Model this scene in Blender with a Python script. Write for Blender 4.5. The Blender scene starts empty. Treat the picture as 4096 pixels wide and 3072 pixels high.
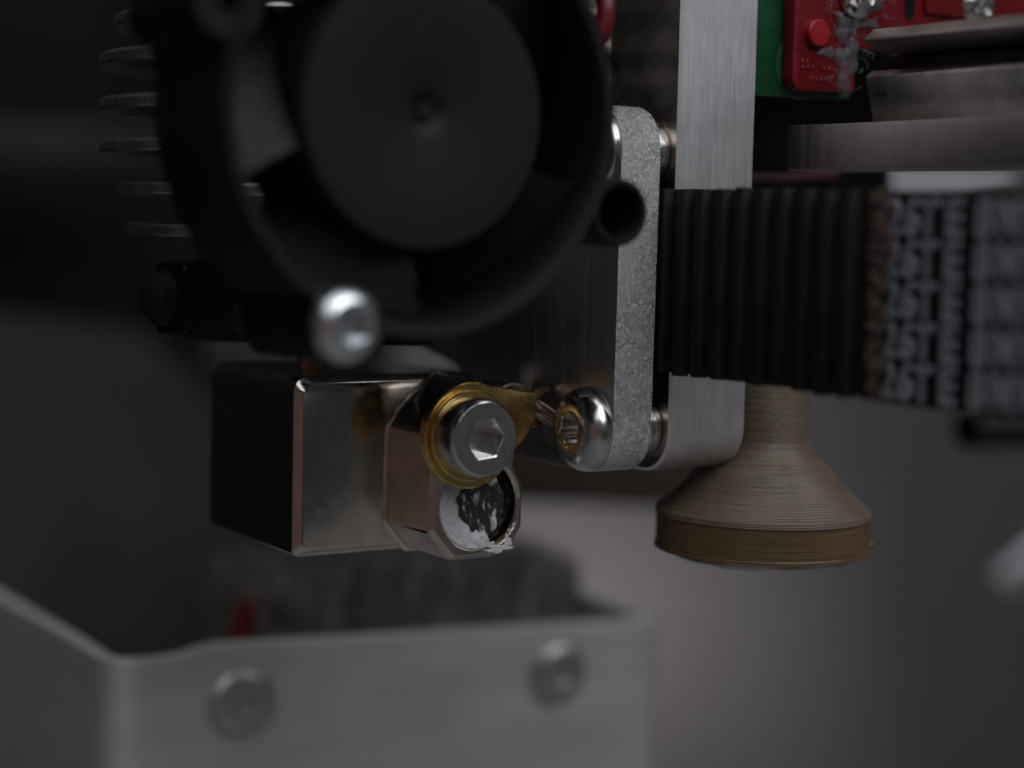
import bpy, bmesh, math, random
import numpy as np
from mathutils import Vector, Matrix

random.seed(7)
sc = bpy.context.scene
MM = 0.001
RAD = math.radians

# ------------------------------------------------------------------ camera
# Machine axes in millimetres: X runs along the carriage (right and away),
# Y runs into the machine (left and away), Z is up.  The origin is the lower
# front left corner of the heater block.
YAW, PITCH, ROLL = RAD(33.0), RAD(5.0), RAD(1.3)
CAM = Vector((-56.673, -113.964, 23.372))
fwd = Vector((math.sin(YAW) * math.cos(PITCH), math.cos(YAW) * math.cos(PITCH), -math.sin(PITCH)))
r0 = fwd.cross(Vector((0, 0, 1))).normalized()
u0 = r0.cross(fwd)
rgt = math.cos(ROLL) * r0 + math.sin(ROLL) * u0
upv = -math.sin(ROLL) * r0 + math.cos(ROLL) * u0
cd = bpy.data.cameras.new('camera')
cam = bpy.data.objects.new('camera', cd)
sc.collection.objects.link(cam)
m = Matrix((rgt, upv, -fwd)).transposed().to_4x4()
m.translation = CAM * MM
cam.matrix_world = m
cd.sensor_width = 17.3
cd.lens = 7500 / 4096 * 17.3
cd.clip_start = 0.004
cd.clip_end = 10.0
cd.dof.use_dof = True
cd.dof.focus_distance = 127.5 * MM
cd.dof.aperture_fstop = 6.8
sc.camera = cam

# ------------------------------------------------------------------ light
w = bpy.data.worlds.new('World')
sc.world = w
w.use_nodes = True
w.node_tree.nodes['Background'].inputs[0].default_value = (0.9, 0.95, 1.0, 1)
w.node_tree.nodes['Background'].inputs[1].default_value = 0.028


def area(name, loc, target, sx, sy, power, col):
    l = bpy.data.lights.new(name, 'AREA')
    l.shape = 'RECTANGLE'
    l.size, l.size_y = sx * MM, sy * MM
    l.energy = power
    l.color = col
    o = bpy.data.objects.new(name, l)
    sc.collection.objects.link(o)
    o.location = Vector(loc) * MM
    d = Vector(target) - Vector(loc)
    o.rotation_euler = d.to_track_quat('-Z', 'Y').to_euler()
    return o


area('window_light', (120, -350, 370), (10, 0, 10), 560, 340, 1.40, (0.95, 0.97, 1.0))
area('ceiling_light', (-130, -220, 420), (10, 0, 10), 560, 560, 1.2, (0.94, 0.97, 1.0))
area('room_light', (-240, -210, -30), (8, 0, 5), 420, 300, 0.020, (1.0, 0.50, 0.41))
area('bounce_light', (230, -300, -20), (15, 0, 5), 260, 220, 0.005, (0.97, 0.98, 0.96))
area('panel_fill_light', (186, 212, -72), (194, 262, -80), 40, 40, 0.022, (1.0, 0.88, 0.88))  # unseen lamp added so the back panel dims smoothly towards the right

sc.view_settings.view_transform = 'Standard'
sc.view_settings.look = 'None'
sc.view_settings.exposure = 0.0
sc.view_settings.gamma = 1.0
sc.view_settings.use_curve_mapping = False
sc.render.engine = 'CYCLES'
sc.cycles.use_denoising = True
sc.cycles.max_bounces = 10
sc.cycles.glossy_bounces = 8
sc.cycles.caustics_reflective = False
sc.cycles.caustics_refractive = False

# ------------------------------------------------------------------ materials


def newmat(name):
    mt = bpy.data.materials.new(name)
    mt.use_nodes = True
    nt = mt.node_tree
    return mt, nt, nt.nodes['Principled BSDF']


def coords(nt, scale=(1, 1, 1)):
    """object coordinates in millimetres, stretched by scale"""
    tc = nt.nodes.new('ShaderNodeTexCoord')
    mp = nt.nodes.new('ShaderNodeMapping')
    mp.inputs['Scale'].default_value = tuple(1000 * s for s in scale)
    nt.links.new(tc.outputs['Object'], mp.inputs['Vector'])
    return mp.outputs['Vector']


def noise(nt, vec, scale, detail=4, rough=0.6):
    n = nt.nodes.new('ShaderNodeTexNoise')
    n.inputs['Scale'].default_value = scale
    n.inputs['Detail'].default_value = detail
    n.inputs['Roughness'].default_value = rough
    nt.links.new(vec, n.inputs['Vector'])
    return n.outputs['Fac']


def ramp(nt, fac, a, b, ca, cb):
    r = nt.nodes.new('ShaderNodeValToRGB')
    r.color_ramp.elements[0].position = a
    r.color_ramp.elements[1].position = b
    r.color_ramp.elements[0].color = (*ca, 1) if len(ca) == 3 else ca
    r.color_ramp.elements[1].color = (*cb, 1) if len(cb) == 3 else cb
    nt.links.new(fac, r.inputs['Fac'])
    return r.outputs['Color']


def mixc(nt, fac, a, b):
    x = nt.nodes.new('ShaderNodeMix')
    x.data_type = 'RGBA'
    for s, v in ((0, fac), (6, a), (7, b)):
        if isinstance(v, (int, float)):
            x.inputs[s].default_value = v
        elif isinstance(v, tuple):
            x.inputs[s].default_value = (*v, 1)
        else:
            nt.links.new(v, x.inputs[s])
    return x.outputs[2]


def bump(nt, bsdf, layers):
    prev = None
    for h, dist in layers:
        b = nt.nodes.new('ShaderNodeBump')
        b.inputs['Strength'].default_value = 1.0
        b.inputs['Distance'].default_value = dist * MM
        nt.links.new(h, b.inputs['Height'])
        if prev is not None:
            nt.links.new(prev, b.inputs['Normal'])
        prev = b.outputs['Normal']
    nt.links.new(prev, bsdf.inputs['Normal'])


def mat(name, col, metal=0.0, rough=0.4, rvar=0.08, cvar=0.25, grain=6.0, gdist=0.004,
        stretch=(1, 1, 1), blotch=0.35, dust=0.0, dustcol=(0.5, 0.5, 0.5), spec=0.5, coat=0.0,
        alpha=None, trans=0.0, sss=0.0, dustscale=1.6, fine=None):
    """one procedural surface: base colour with soft blotches, uneven gloss, fine relief, dust specks"""
    mt, nt, b = newmat(name)
    v = coords(nt, stretch)
    v0 = coords(nt)
    big = noise(nt, v0, blotch, 5)
    dark = tuple(c * (1 - cvar) for c in col)
    lite = tuple(min(1, c * (1 + cvar)) for c in col)
    c = ramp(nt, big, 0.3, 0.7, dark, lite)
    if dust:
        vo = nt.nodes.new('ShaderNodeTexVoronoi')
        vo.inputs['Scale'].default_value = dustscale
        vo.inputs['Randomness'].default_value = 1.0
        nt.links.new(v0, vo.inputs['Vector'])
        th = noise(nt, v0, dustscale * 0.7, 2)
        mul = nt.nodes.new('ShaderNodeMath')
        mul.operation = 'MULTIPLY'
        mul.inputs[1].default_value = dust
        nt.links.new(th, mul.inputs[0])
        lt = nt.nodes.new('ShaderNodeMath')
        lt.operation = 'LESS_THAN'
        nt.links.new(vo.outputs['Distance'], lt.inputs[0])
        nt.links.new(mul.outputs[0], lt.inputs[1])
        c = mixc(nt, lt.outputs[0], c, dustcol)
        if metal:
            inv = nt.nodes.new('ShaderNodeMath')
            inv.operation = 'MULTIPLY_ADD'
            inv.inputs[1].default_value = -metal
            inv.inputs[2].default_value = metal
            nt.links.new(lt.outputs[0], inv.inputs[0])
            nt.links.new(inv.outputs[0], b.inputs['Metallic'])
    nt.links.new(c, b.inputs['Base Color'])
    if not (dust and metal):
        b.inputs['Metallic'].default_value = metal
    g = noise(nt, v, grain, 6, 0.65)
    lo, hi = max(0.03, rough - rvar), min(1, rough + rvar)
    rr = ramp(nt, noise(nt, v, grain * 0.25, 5), 0.3, 0.7, (lo,) * 3, (hi,) * 3)
    nt.links.new(rr, b.inputs['Roughness'])
    bump(nt, b, [(g, gdist)] + ([(noise(nt, v0, fine[0], 3), fine[1])] if fine else []))
    b.inputs['Specular IOR Level'].default_value = spec
    b.inputs['Coat Weight'].default_value = coat
    b.inputs['Transmission Weight'].default_value = trans
    if sss:
        b.inputs['Subsurface Weight'].default_value = sss
        b.inputs['Subsurface Scale'].default_value = 1.2 * MM
    return mt


M = {}
M['nickel'] = mat('nickel_plate', (0.63, 0.575, 0.53), 1, 0.16, 0.05, 0.13, 7, 0.0012, blotch=0.6, dust=0.05, fine=(22.0, 0.0006),
                  dustcol=(0.45, 0.42, 0.4))
M['steel'] = mat('stainless_steel', (0.60, 0.59, 0.58), 1, 0.22, 0.07, 0.08, 8, 0.002)
M['satin_steel'] = mat('satin_steel', (0.50, 0.50, 0.495), 1, 0.42, 0.05, 0.06, 6, 0.003)
M['steel_bright'] = mat('zinc_steel', (0.64, 0.665, 0.70), 1, 0.28, 0.08, 0.06, 8, 0.003)
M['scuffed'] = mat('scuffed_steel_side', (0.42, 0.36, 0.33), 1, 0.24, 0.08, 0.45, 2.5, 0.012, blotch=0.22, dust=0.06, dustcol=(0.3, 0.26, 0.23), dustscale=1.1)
M['steel_dark'] = mat('dark_steel', (0.30, 0.28, 0.27), 1, 0.34, 0.10, 0.15, 4, 0.004)
M['alu_cast'] = mat('sawn_aluminium', (0.90, 0.90, 0.94), 1, 0.26, 0.10, 0.55, 4.0, 0.16, blotch=4.2, fine=(9.0, 0.22))
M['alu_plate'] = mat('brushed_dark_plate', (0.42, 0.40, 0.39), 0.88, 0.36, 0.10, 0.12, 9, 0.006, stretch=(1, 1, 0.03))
M['alu_bar'] = mat('brushed_aluminium', (0.71, 0.70, 0.735), 0.9, 0.44, 0.06, 0.13, 22, 0.006, stretch=(1, 1, 0.04),
                   blotch=0.35, dust=0.05, dustcol=(0.12, 0.11, 0.1), dustscale=0.9)
M['alu_sheet'] = mat('satin_sheet_metal', (0.60, 0.595, 0.59), 0.62, 0.38, 0.05, 0.08, 1.5, 0.004, stretch=(0.1, 0.1, 1), blotch=0.08)
M['rail'] = mat('ground_steel', (0.36, 0.325, 0.315), 1, 0.42, 0.08, 0.14, 6, 0.006, stretch=(1, 0.5, 0.1))
M['rail_polished'] = mat('polished_rail', (0.50, 0.45, 0.44), 1, 0.30, 0.06, 0.14, 3, 0.01)
M['rail_brushed'] = mat('cross_ground_steel', (0.45, 0.39, 0.37), 1, 0.42, 0.08, 0.14, 12, 0.02, stretch=(1, 1, 0.06))
M['brass'] = mat('brass', (0.66, 0.47, 0.18), 1, 0.27, 0.06, 0.14, 8, 0.0018, blotch=0.8)
M['copper'] = mat('copper', (0.62, 0.36, 0.24), 1, 0.32, 0.08, 0.2, 6, 0.006)
M['wire_dark'] = mat('tinned_strand', (0.20, 0.15, 0.13), 1, 0.35, 0.1, 0.3, 6, 0.004)
M['black'] = mat('black_plastic', (0.0042, 0.0043, 0.005), 0, 0.5, 0.08, 0.2, 7, 0.008, dust=0.02, dustcol=(0.03, 0.03, 0.03), spec=0.25)
M['black_hub'] = mat('black_matt_plastic', (0.0062, 0.0063, 0.0074), 0, 0.6, 0.05, 0.12, 9, 0.004, spec=0.22)
M['black_gloss'] = mat('black_smooth_plastic', (0.003, 0.003, 0.0038), 0, 0.42, 0.06, 0.2, 6, 0.004, spec=0.25)
M['blade'] = mat('grey_black_blade', (0.008, 0.0076, 0.008), 0, 0.55, 0.06, 0.2, 5, 0.006, spec=0.2)
M['core'] = mat('grey_heat_sink_core', (0.30, 0.31, 0.34), 0.8, 0.5, 0.06, 0.15, 4, 0.01)
M['anodised'] = mat('black_anodised', (0.46, 0.46, 0.47), 0.95, 0.30, 0.08, 0.2, 6, 0.01, dust=0.04, dustcol=(0.25, 0.24, 0.22))
M['rubber'] = mat('black_rubber', (0.0072, 0.0072, 0.0076), 0, 0.66, 0.08, 0.35, 4, 0.03, dust=0.05, dustcol=(0.05, 0.047, 0.042), spec=0.2)
M['rubber_print'] = mat('grey_blue_print', (0.195, 0.21, 0.24), 0, 0.5, 0.06, 0.25, 3, 0.03)
M['fray'] = mat('frayed_fibre', (0.085, 0.055, 0.04), 0, 0.9, 0.05, 0.4, 3, 0.05)
M['brown_up'] = mat('tan_printed_plastic', (0.165, 0.126, 0.091), 0, 0.33, 0.12, 0.16, 6, 0.02,
                    blotch=0.35, sss=0.25, dust=0.02, dustcol=(0.02, 0.015, 0.01), dustscale=0.8)
M['brown_low'] = mat('brown_printed_plastic', (0.135, 0.082, 0.038), 0, 0.40, 0.08, 0.16, 6, 0.015,
                     blotch=0.4, sss=0.3)
M['red'] = mat('red_plastic', (0.135, 0.005, 0.008), 0, 0.33, 0.08, 0.2, 5, 0.01, sss=0.1)
M['red_peg'] = mat('bright_red_plastic', (0.27, 0.008, 0.012), 0, 0.35, 0.05, 0.1, 5, 0.008)
M['red_wire'] = mat('red_insulation', (0.10, 0.003, 0.008), 0, 0.4, 0.06, 0.15, 4, 0.006)
M['dark_red'] = mat('dull_red_insulation', (0.045, 0.003, 0.006), 0, 0.5, 0.06, 0.15, 4, 0.006)
M['green'] = mat('green_plastic', (0.006, 0.060, 0.024), 0, 0.32, 0.06, 0.2, 4, 0.006)
M['felt'] = mat('dark_bristle', (0.185, 0.165, 0.152), 0, 0.9, 0.05, 0.5, 2, 0.1)
M['motor'] = mat('scuffed_dark_metal', (0.22, 0.185, 0.165), 0.8, 0.5, 0.12, 0.5, 0.8, 0.03, blotch=0.25)
M['paste'] = mat('white_paste', (0.66, 0.65, 0.68), 0, 0.55, 0.1, 0.05, 5, 0.03, sss=0.05)
M['wall'] = mat('pale_panel', (0.115, 0.111, 0.115), 0, 0.8, 0.05, 0.05, 0.2, 0.01, blotch=0.01)
M['dark_wall'] = mat('dark_panel', (0.0065, 0.0062, 0.006), 0, 0.7, 0.05, 0.5, 0.2, 0.01, blotch=0.02, spec=0.1)
M['beam'] = mat('dim_beam', (0.014, 0.014, 0.015), 0, 0.6, 0.05, 0.3, 0.2, 0.01, blotch=0.03, spec=0.2)
M['case'] = mat('dim_case', (0.022, 0.0185, 0.0165), 0, 0.6, 0.05, 0.75, 0.2, 0.01, blotch=0.016, spec=0.2)
M['pale'] = mat('pale_cover', (0.30, 0.295, 0.32), 0, 0.6, 0.05, 0.05, 2, 0.01)
M['sheet_edge'] = mat('cut_sheet_edge', (0.8, 0.8, 0.8), 0.6, 0.6, 0.05, 0.05, 2, 0.01)
M['bed'] = mat('bed_surface', (0.20, 0.195, 0.19), 0, 0.6, 0.05, 0.1, 0.3, 0.01, blotch=0.02)
M['dark_brown'] = mat('dark_brown_cover', (0.030, 0.020, 0.014), 0, 0.6, 0.05, 0.2, 0.5, 0.01, blotch=0.05)


def glue_mat():
    mt, nt, b = newmat('clear_glue')
    v = coords(nt)
    b.inputs['Base Color'].default_value = (0.14, 0.16, 0.175, 1)
    b.inputs['Roughness'].default_value = 0.12
    al = ramp(nt, noise(nt, v, 1.6, 6), 0.35, 0.65, (0.06,) * 3, (0.5,) * 3)
    nt.links.new(al, b.inputs['Alpha'])
    bump(nt, b, [(noise(nt, v, 2.5, 6), 0.08)])
    return mt


M['glue'] = glue_mat()


def cartridge_mat():
    """burnt heater end with flakes of white paste; the float attribute 'paste' says how much lies where"""
    mt, nt, b = newmat('heater_end_with_paste')
    v = coords(nt)
    at = nt.nodes.new('ShaderNodeAttribute')
    at.attribute_name = 'paste'
    vs = coords(nt, (1.5, 1, 0.55))
    n1 = noise(nt, vs, 2.2, 8, 0.7)
    add = nt.nodes.new('ShaderNodeMath')
    add.operation = 'ADD'
    nt.links.new(at.outputs['Fac'], add.inputs[0])
    nt.links.new(n1, add.inputs[1])
    mask = ramp(nt, add.outputs[0], 0.64, 0.70, (0, 0, 0), (1, 1, 1))
    dark = ramp(nt, noise(nt, v, 3, 6), 0.3, 0.7, (0.018, 0.016, 0.013), (0.06, 0.055, 0.045))
    c = mixc(nt, mask, dark, (0.66, 0.645, 0.68))
    nt.links.new(c, b.inputs['Base Color'])
    rg = ramp(nt, mask, 0, 1, (0.3,) * 3, (0.5,) * 3)
    nt.links.new(rg, b.inputs['Roughness'])
    bump(nt, b, [(mask, 0.06), (noise(nt, v, 4, 6), 0.05)])
    return mt


M['cartridge'] = cartridge_mat()

# ------------------------------------------------------------------ mesh tools
AX = {'X': lambda a, b, h: (h, a, b), 'Y': lambda a, b, h: (a, h, b), 'Z': lambda a, b, h: (a, b, h)}


class MB:
    def __init__(s):
        s.v, s.f, s.mi = [], [], []

    def add(s, vs, fs, mi=0):
        o = len(s.v)
        s.v += [tuple(map(float, p)) for p in vs]
        s.f += [tuple(i + o for i in f) for f in fs]
        s.mi += [mi] * len(fs)
        return s

    def box(s, x0, x1, y0, y1, z0, z1):
        vs = [(x, y, z) for x in (x0, x1) for y in (y0, y1) for z in (z0, z1)]
        fs = [(0, 1, 3, 2), (4, 6, 7, 5), (0, 4, 5, 1), (2, 3, 7, 6), (0, 2, 6, 4), (1, 5, 7, 3)]
        return s.add(vs, fs)

    def loft(s, rings, cap0=True, cap1=True, closed=True, mi=0):
        n = len(rings[0])
        vs = [p for r in rings for p in r]
        fs = []
        for i in range(len(rings) - 1):
            for j in range(n if closed else n - 1):
                k = (j + 1) % n
                fs.append((i * n + j, i * n + k, (i + 1) * n + k, (i + 1) * n + j))
        if cap0:
            fs.append(tuple(range(n))[::-1])
        if cap1:
            fs.append(tuple((len(rings) - 1) * n + j for j in range(n)))
        return s.add(vs, fs, mi)

    def prism(s, poly, axis, a, b):
        f = AX[axis]
        return s.loft([[f(p, q, a) for p, q in poly], [f(p, q, b) for p, q in poly]])

    def lathe(s, prof, c, axis, seg=48, cap0=True, cap1=True, shape=None):
        """prof: (radius, height) along axis, c: the two coordinates of the axis"""
        f = AX[axis]
        rings = []
        for r, h in prof:
            ring = []
            for j in range(seg):
                t = 2 * math.pi * j / seg
                k = shape(t) if shape else 1.0
                ring.append(f(c[0] + r * k * math.cos(t), c[1] + r * k * math.sin(t), h))
            rings.append(ring)
        return s.loft(rings, cap0, cap1)

    def tube(s, path, r, seg=10, cap=True):
        pts = [Vector(p) for p in path]
        rr = r if isinstance(r, (list, tuple)) else [r] * len(pts)
        rings = []
        prev = None
        for i, p in enumerate(pts):
            t = (pts[min(i + 1, len(pts) - 1)] - pts[max(i - 1, 0)]).normalized()
            if prev is None:
                a = t.cross(Vector((0.31, 0.17, 0.93)))
                if a.length < 1e-3:
                    a = t.cross(Vector((1, 0, 0)))
            else:
                a = prev - t * prev.dot(t)
            a.normalize()
            prev = a
            b = t.cross(a)
            rings.append([p + rr[i] * (math.cos(2 * math.pi * j / seg) * a + math.sin(2 * math.pi * j / seg) * b)
                          for j in range(seg)])
        return s.loft(rings, cap, cap)


def spline(ctrl, n=12):
    P = [Vector(p) for p in ctrl]
    P = [P[0] * 2 - P[1]] + P + [P[-1] * 2 - P[-2]]
    out = []
    for i in range(1, len(P) - 2):
        for k in range(n):
            t = k / n
            a, b, c, d = P[i - 1:i + 3]
            out.append(0.5 * (2 * b + (c - a) * t + (2 * a - 5 * b + 4 * c - d) * t * t + (3 * b - a - 3 * c + d) * t ** 3))
    out.append(P[-2])
    return out


def rpoly(pts, rad, n=6):
    """polygon with rounded corners; rad a number or one per corner"""
    out = []
    k = len(pts)
    for i in range(k):
        p, a, b = Vector(pts[i]), Vector(pts[i - 1]), Vector(pts[(i + 1) % k])
        r = rad[i] if isinstance(rad, (list, tuple)) else rad
        if r <= 1e-6:
            out += [tuple(p)]
            continue
        d1, d2 = (a - p).normalized(), (b - p).normalized()
        ang = d1.angle(d2)
        t = r / math.tan(ang / 2)
        c = p + (d1 + d2).normalized() * (r / math.sin(ang / 2))
        s, e = p + d1 * t - c, p + d2 * t - c
        for j in range(n + 1):
            u = j / n
            q = (s * (math.sin((1 - u) * s.angle(e))) + e * math.sin(u * s.angle(e))) / math.sin(s.angle(e))
            out.append(tuple(c + q))
    return out


def star(poly, c, angles):
    """distance from c to a star-shaped outline at each angle"""
    res = []
    k = len(poly)
    for t in angles:
        dx, dy = math.cos(t), math.sin(t)
        best = 0
        for i in range(k):
            ax, ay = poly[i][0] - c[0], poly[i][1] - c[1]
            bx, by = poly[(i + 1) % k][0] - c[0], poly[(i + 1) % k][1] - c[1]
            ex, ey = bx - ax, by - ay
            den = dx * ey - dy * ex
            if abs(den) < 1e-9:
                continue
            u = (ax * ey - ay * ex) / den
            w_ = (ax * dy - ay * dx) / den
            if u > 0 and -1e-6 <= w_ <= 1 + 1e-6:
                best = max(best, u)
        res.append(best)
    return res


def to_mesh(name, mb, mats, origin, bevel=0.0, seg=2, sharp=35, merge=0.0, sidemat=None):
    me = bpy.data.meshes.new(name)
    o = Vector(origin)
    me.from_pydata([(Vector(p) - o) * MM for p in mb.v], [], mb.f)
    for i, p in enumerate(me.polygons):
        p.material_index = mb.mi[i]
    bm = bmesh.new()
    bm.from_mesh(me)
    bmesh.ops.remove_doubles(bm, verts=bm.verts, dist=max(merge, 1e-4) * MM)
    bmesh.ops.recalc_face_normals(bm, faces=bm.faces)
    if bevel:
        es = [e for e in bm.edges if len(e.link_faces) == 2 and e.calc_face_angle(0) > RAD(40)]
        bmesh.ops.bevel(bm, geom=es, offset=bevel * MM, segments=seg, affect='EDGES', profile=0.5, clamp_overlap=True)
    if sidemat:
        ax, idx = sidemat
        for f in bm.faces:
            if abs(f.normal[ax]) > 0.92:
                f.material_index = idx
    bm.to_mesh(me)
    bm.free()
    for mt in (mats if isinstance(mats, (list, tuple)) else [mats]):
        me.materials.append(mt)
    me.polygons.foreach_set('use_smooth', [True] * len(me.polygons))
    me.set_sharp_from_angle(angle=RAD(sharp))
    return me


def link(name, data, parent=None, loc=None):
    o = bpy.data.objects.new(name, data)
    sc.collection.objects.link(o)
    if parent is not None:
        o.parent = parent
    if loc is not None:
        o.location = Vector(loc) * MM
    return o


def tag(o, label=None, cat=None, group=None, kind=None):
    for k, v in (('label', label), ('category', cat), ('group', group), ('kind', kind)):
        if v:
            o[k] = v
    return o


ORG = {}


def thing(name, label, cat, base, group=None, kind=None):
    e = link(name, None, None, base)
    e.empty_display_size = 0.002
    ORG[e] = Vector(base)
    return tag(e, label, cat, group, kind)


def part(name, mb, mt, parent, **kw):
    """a mesh child; vertices are given in machine millimetres"""
    root = parent
    while root.parent is not None:
        root = root.parent
    org = ORG[root]
    o = link(name, to_mesh(name, mb, mt, org, **kw), parent)
    return o


def solid(name, mb, mt, label, cat, base, group=None, kind=None, **kw):
    """a thing that is one mesh"""
    o = link(name, to_mesh(name, mb, mt, base, **kw), None, base)
    ORG[o] = Vector(base)
    return tag(o, label, cat, group, kind)


def hexshape(rflat):
    return lambda t: rflat / math.cos(((t + math.pi / 6) % (math.pi / 3)) - math.pi / 6)


def torx(rm):
    return lambda t: rm * (1 + 0.13 * math.cos(6 * t))


def cross(rm):
    def f(t):
        u = ((t + math.pi / 4) % (math.pi / 2)) - math.pi / 4
        return min(rm / max(math.cos(u), 1e-3), 0.24 * rm / max(abs(math.sin(u)), 1e-3), rm)
    return f


def screw_head(mb, c, axis, h0, sgn, prof, sock, depth, rot=0.0, seg=72, taper=0.0):
    """prof: (radius, height above the seat); sock(theta) gives the drive outline; head grows along sgn*axis"""
    f = AX[axis]
    A = [2 * math.pi * j / seg for j in range(seg)]
    rings = []
    for r, h in prof:
        rings.append([f(c[0] + r * math.cos(t), c[1] + r * math.sin(t), h0 + sgn * h) for t in A])
    top = prof[-1][1]
    for k, hh in ((1.07, top), (1.0, top - 0.07), (1.0 - taper, top - depth)):
        rings.append([f(c[0] + k * sock(t + rot) * math.cos(t), c[1] + k * sock(t + rot) * math.sin(t), h0 + sgn * hh) for t in A])
    mb.loft(rings, True, True)
    return mb


# ================================================================== setting
# back panel: pale sheet that curves towards the camera on the right
def standing_sheet(ctrl, name, mt):
    plan = spline(ctrl, 8)
    bb = MB()
    bb.loft([[(p.x, p.y, -190) for p in plan], [(p.x, p.y, 170) for p in plan],
             [(p.x + 2, p.y + 3, 170) for p in plan], [(p.x + 2, p.y + 3, -190) for p in plan]], False, False, closed=False)
    c = (ctrl[1][0], ctrl[1][1], -190)
    tag(link(name, to_mesh(name, bb, mt, c), None, c), kind='structure')


standing_sheet([(136, 262, 0), (165, 261, 0), (195, 257, 0), (222, 248, 0), (246, 230, 0), (262, 200, 0), (272, 150, 0), (278, 80, 0)], 'back_panel', M['wall'])
b = MB().box(-420, 137, 230, 236, -190, 170)
tag(link('dark_panel', to_mesh('dark_panel', b, M['dark_wall'], (0, 230, -190), bevel=0.5), None, (0, 230, -190)), kind='structure')
b = MB().box(-420, 420, -460, 300, -156, -150)
tag(link('print_bed', to_mesh('print_bed', b, M['bed'], (100, 130, -156), bevel=0.5), None, (100, 130, -156)), kind='structure')

# ================================================================== heater block
hb = thing('heater_block', 'polished nickel heater block with a protruding boss, hanging under the fan', 'heater block', (7, 7, 0))


def rect_ring(ins, y, x0=0.0, x1=14.5, z0=0.0, z1=12.45, rt=1.1, rb=0.55):
    P = rpoly([(x0 + ins, z0 + ins), (x1 - ins, z0 + ins), (x1 - ins, z1 - ins), (x0 + ins, z1 - ins)],
              [rb, rb, max(0.3, rt - ins * 0.3), max(0.3, rt - ins * 0.3)], 5)
    return [(p, y, q) for p, q in P]


b = MB()
b.loft([rect_ring(0.52, 0.0), rect_ring(0.47, 0.02), rect_ring(0.03, 0.50), rect_ring(0.0, 0.56), rect_ring(0.0, 14.2), rect_ring(0.5, 14.7)])
part('block_body', b, M['nickel'], hb, sharp=22)

YB = -6.12
HC = (11.0, 3.85)
outline = [(7.03, 2.1), (8.75, 0.12), (12.1, 0.12), (13.7, 0.72), (14.6, 2.05), (14.65, 4.85), (13.75, 6.6), (13.95, 8.4),
           (13.5, 10.4), (12.4, 11.8), (10.8, 12.4)]
outline += [(8.5, 10.55), (7.75, 9.75), (7.3, 9.15), (7.1, 8.65), (7.03, 8.1)]
outline = rpoly(outline, [0.7, 0.7, 0.6, 0.6, 0.6, 0.6, 0.4, 0.4, 0.4, 0.4] + [0.0] * (len(outline) - 10), 4)
ang = sorted(set([round(2 * math.pi * j / 110, 5) for j in range(110)] +
                 [round(math.atan2(q - HC[1], p - HC[0]) % (2 * math.pi), 5) for p, q in outline]))
rad = star(outline, HC, ang)


def bossring(ins, y):
    return [(HC[0] + (r - ins) * math.cos(t), y, HC[1] + (r - ins) * math.sin(t)) for r, t in zip(rad, ang)]


def circring(r, y):
    return [(HC[0] + r * math.cos(t), y, HC[1] + r * math.sin(t)) for t in ang]


b = MB()
b.loft([bossring(-0.34, 0.1), bossring(-0.30, -0.05), bossring(-0.06, -0.16), bossring(0, -0.34), bossring(0, YB + 0.42), bossring(0.05, YB + 0.34),
        bossring(0.34, YB + 0.03), bossring(0.40, YB), circring(3.28, YB), circring(3.16, YB + 0.10), circring(3.05, YB + 0.30), circring(3.05, YB + 2.6)], False, True)
part('heater_boss', b, M['nickel'], hb, sharp=22)

# heater cartridge with paste
ct = thing('heater_cartridge', 'burnt heater cartridge end smeared with white thermal paste inside the boss hole', 'heater cartridge', (HC[0], YB, HC[1]))
nr, na = 44, 150
vs, fs, pa = [], [], []


def hsh(x, y):
    return math.sin(x * 3.1 + 1.3 * math.sin(y * 2.3)) * 0.5 + math.sin(y * 4.7 + 2 * math.sin(x * 1.9 + .5)) * 0.35 + math.sin(x * 9.3 + y * 7.1) * 0.2


for i in range(nr + 1):
    r = 3.045 * i / nr
    for j in range(na):
        t = 2 * math.pi * j / na
        x, z = r * math.cos(t), r * math.sin(t)
        # thick crescent on the left and below, a lump upper right, bare edge on the right
        d = math.hypot(x - 0.62, z - 0.05)
        cres = d - (2.0 + 0.22 * hsh(x * 1.1, z * 1.1))
        side = 1.0 if 105 < math.degrees(t) % 360 < 292 else 0.0
        p = 0.0
        if side and cres > 0:
            p = min(1, cres * 2.4)
        lump = 1.0 - math.hypot((x - 1.15) / 0.75, (z - 1.75) / 0.55) + 0.25 * hsh(x * 2, z * 2)
        lump2 = 1.0 - math.hypot((x - 0.35) / 0.8, (z + 2.35) / 0.42) + 0.25 * hsh(x * 2 + 1, z * 2)
        lump3 = 1.0 - math.hypot((x - 1.5) / 0.25, (z + 1.3) / 0.75) + 0.25 * hsh(x * 2 + 4, z * 2)
        p = max(p, min(1, max(0, lump) * 2), min(1, max(0, lump2) * 2), min(1, max(0, lump3) * 1.5))
        gap = max(0.0, (math.hypot(x + 0.25, z) - 2.55)) if not side else 0.0
        y = YB + 0.62 - 0.32 * p + 1.1 * min(1, gap * 3) * (1 - p) - 0.05 * hsh(x * 2, z * 2)
        vs.append((HC[0] + x, y, HC[1] + z))
        pa.append(0.09 + 0.70 * p + 0.05 * math.exp(-(x * x + z * z)) - 0.25 * min(1, gap * 3) * (1 - p))
for i in range(nr):
    for j in range(na):
        k = (j + 1) % na
        fs.append((i * na + j, (i + 1) * na + j, (i + 1) * na + k, i * na + k))
me = bpy.data.meshes.new('heater_end')
me.from_pydata([(Vector(p) - Vector((HC[0], YB, HC[1]))) * MM for p in vs], [], fs)
me.polygons.foreach_set('use_smooth', [True] * len(me.polygons))
at = me.attributes.new('paste', 'FLOAT', 'POINT')
at.data.foreach_set('value', pa)
me.materials.append(M['cartridge'])
link('heater_end', me, ct)
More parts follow.
